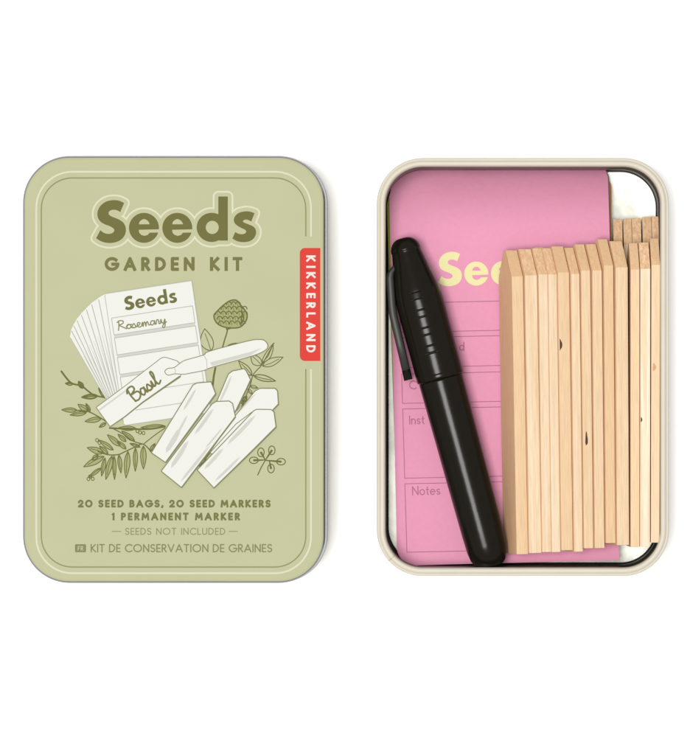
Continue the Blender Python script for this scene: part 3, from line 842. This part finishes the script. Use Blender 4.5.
# ================================================================== WOODEN PLANT MARKERS
HS = 0.0136; LS = 305 * 0.00032; CYc = 27 * 0.00032; CZc = 0.0057
def stick_mesh(T, knots=()):
    bm = bmesh.new()
    pf = [(0, 0), (LS - CYc, 0), (LS, CZc), (LS, HS - CZc), (LS - CYc, HS), (0, HS)]
    l = [bm.verts.new((-T / 2, y, z)) for y, z in pf]; r = [bm.verts.new((T / 2, y, z)) for y, z in pf]
    fl = bm.faces.new(l[::-1]); fr = bm.faces.new(r); fl.material_index = fr.material_index = 2
    for i in range(6):
        k = (i + 1) % 6; f = bm.faces.new((l[i], l[k], r[k], r[i])); f.material_index = 1 if i in (1, 2, 3, 5) else 0
    bmesh.ops.recalc_face_normals(bm, faces=bm.faces)
    bmesh.ops.bevel(bm, geom=list(bm.edges), offset=0.0001, segments=2, affect='EDGES', profile=.5, material=-1)
    for (kx, ky, rx, ry, mi) in knots:
        vs = []
        for j in range(14):
            a = 2 * math.pi * j / 14; wob = 1 + .18 * math.sin(3 * a + kx * 9000)
            vs.append(bm.verts.new((max(-T / 2 + .0002, min(T / 2 - .0002, kx + rx * wob * math.cos(a))), ky + ry * wob * math.sin(a), HS + 0.00002)))
        f = bm.faces.new(vs); f.normal_update()
        if f.normal.z < 0: f.normal_flip()
        f.material_index = mi
    me = bpy.data.meshes.new('plant_marker'); bm.to_mesh(me); bm.free()
    for m in (M_wood, M_woodend, M_woodside, M_knot, M_knot2): me.materials.append(m)
    return me
T0 = 0.0031
base_mesh = stick_mesh(T0)
GRP = 'wooden plant markers standing on edge in the open tin'
# x0,x1 at the clipped end; x0,x1 at the square end; y of the square end; lean; label
ZU = PT + 0.00055
up = [
 (511.7, 523.2, 516.2, 528.6, 554.4, 18, 'first wooden marker of the upper row, its flat face showing beside the black pen'),
 (524.6, 537.6, 529.2, 541.6, 553.2, 18, 'second wooden marker from the pen in the upper row, broad with a plain edge'),
 (538.4, 547.8, 542.2, 551.4, 552.2, 18, 'third wooden marker from the pen in the upper row, tight against the fourth'),
 (548.0, 557.0, 551.6, 560.8, 552.2, 18, 'fourth wooden marker from the pen in the upper row, left of the dark knot'),
 (557.6, 569.6, 561.4, 573.2, 550.4, 18, 'wooden marker with small dark knot above mid-length, fifth from the pen'),
 (570.8, 579.8, 574.2, 583.2, 551.8, 18, 'sixth wooden marker from the pen, narrow, between the two markers with dark knots'),
 (581.0, 590.6, 584.0, 593.8, 548.4, 18, 'wooden marker with long dark knot below mid-length, seventh from the pen'),
 (592.0, 602.4, 595.0, 604.6, 548.2, 18, 'eighth wooden marker from the pen, just right of the long dark knot'),
 (603.8, 613.6, 606.0, 616.0, 543.2, 18, 'ninth wooden marker from the pen, its clipped tip reaching highest'),
 (615.2, 628.4, 617.2, 629.4, 545.2, 17, 'tenth wooden marker from the pen, broad and golden, in the upper row'),
 (630.6, 639.6, 630.6, 639.6, 547.2, 4, 'pale upper row wooden marker, third from the right rim of the tin'),
 (640.2, 650.6, 640.0, 650.0, 546.6, 4, 'upper row wooden marker with a tiny brown speck, second from the right rim'),
 (651.4, 660.2, 650.8, 659.6, 542.6, 3, 'rosy upper row wooden marker with a reddish blotch at the right rim'),
]
kn = {4: [(-0.0012, None, 344.5, .0005, .0018, 3)], 6: [(-0.0004, None, 439, .00042, .0022, 3)], 11: [(-0.0012, None, 419.5, .0003, .0008, 3)], 12: [(-.0005, None, 367, .0006, .0012, 4)]}
first = None
def place(name_src, mesh, x0, x1, b0, b1, yb, lean, zb, label, first):
    ztop = zb + HS * math.cos(R(lean))
    kk = kz(ztop)
    xt, xb = (x0 + x1) / 2, (b0 + b1) / 2
    T = (x1 - x0 + b1 - b0) / 2 * kk - 0.00003
    rz = math.atan2((xb - xt), 278.0)             # leans anticlockwise in plan
    bx_, by_, _ = P(xb, yb, ztop)
    if first is None: o = bpy.data.objects.new('plant_marker', mesh)
    else:
        o = first.copy(); o.data = mesh
    COL.objects.link(o)
    o.location = (bx_ - HS * math.sin(R(lean)), by_, zb)
    o.rotation_euler = (0, R(lean), rz)
    o.scale = (T / T0, 1, 1)
    tag(o, label, 'plant marker', GRP)
    return o
for i, (x0, x1, b0, b1, yb, lean, lab) in enumerate(up):
    me = base_mesh
    if i in kn:
        me = stick_mesh(T0, [(k[0], (yb - k[2]) * 0.00032, k[3], k[4], k[5]) for k in kn[i]])
    o = place('m', me, x0, x1, b0, b1, yb, lean, ZU, lab, first)
    if first is None: first = o
low = [
 (613.4, 622.8, 'lower layer wooden marker standing alone beside the packets, top tip left of the first gap'),
 (623.8, 632.1, 'lower layer wooden marker just right of the first gap, left half of the touching pair'),
 (632.3, 641.6, 'lower layer wooden marker, right half of the touching pair, left of the second gap'),
 (642.8, 652.0, 'lower layer wooden marker just right of the second gap, one in from the tin rim'),
 (652.2, 661.0, 'lower layer wooden marker whose tip touches the right rim of the tin'),
]
dy = [218.5, 218.3, 217.6, 216.4, 215.8]
for (x0, x1, lab), y in zip(low, dy):
    zt_ = 0.0007 + HS
    place('m', base_mesh, x0, x1, x0 + .6, x1 + .6, y + 305 * .00032 / kz(zt_), 0, 0.0007, lab, first)

# ================================================================== CAMERA, LIGHT
cd = bpy.data.cameras.new('camera'); cam = bpy.data.objects.new('camera', cd); COL.objects.link(cam)
cam.location = (0, 0, D); cam.rotation_euler = (0, 0, 0)
cd.sensor_fit = 'HORIZONTAL'; cd.sensor_width = 36
cd.lens = 36 * D / (690 * S0)
cd.shift_x = (345 - CX) / 690.0
cd.clip_start = 0.01; cd.clip_end = 50
scene.camera = cam

w = bpy.data.worlds.new('World'); scene.world = w; w.use_nodes = True
bg = w.node_tree.nodes['Background']; bg.inputs['Color'].default_value = (1, 1, 1, 1); bg.inputs['Strength'].default_value = 0.78
def area(name, loc, target, size, sy, power, col=(1, 1, 1)):
    l = bpy.data.lights.new(name, 'AREA'); l.shape = 'RECTANGLE'; l.size = size; l.size_y = sy; l.energy = power; l.color = col
    o = bpy.data.objects.new(name, l); COL.objects.link(o); o.location = loc
    from mathutils import Vector
    o.rotation_euler = (Vector(target) - Vector(loc)).to_track_quat('-Z', 'Y').to_euler()
    return o
area('softbox', (-0.24, -0.06, 1.75), (-0.0, 0, 0), 0.60, 0.60, 37.5, (1.0, 0.985, 0.96))

scene.render.engine = 'CYCLES'
scene.view_settings.view_transform = 'Standard'; scene.view_settings.look = 'None'
scene.view_settings.exposure = 0.0; scene.view_settings.gamma = 1.0
scene.cycles.max_bounces = 10
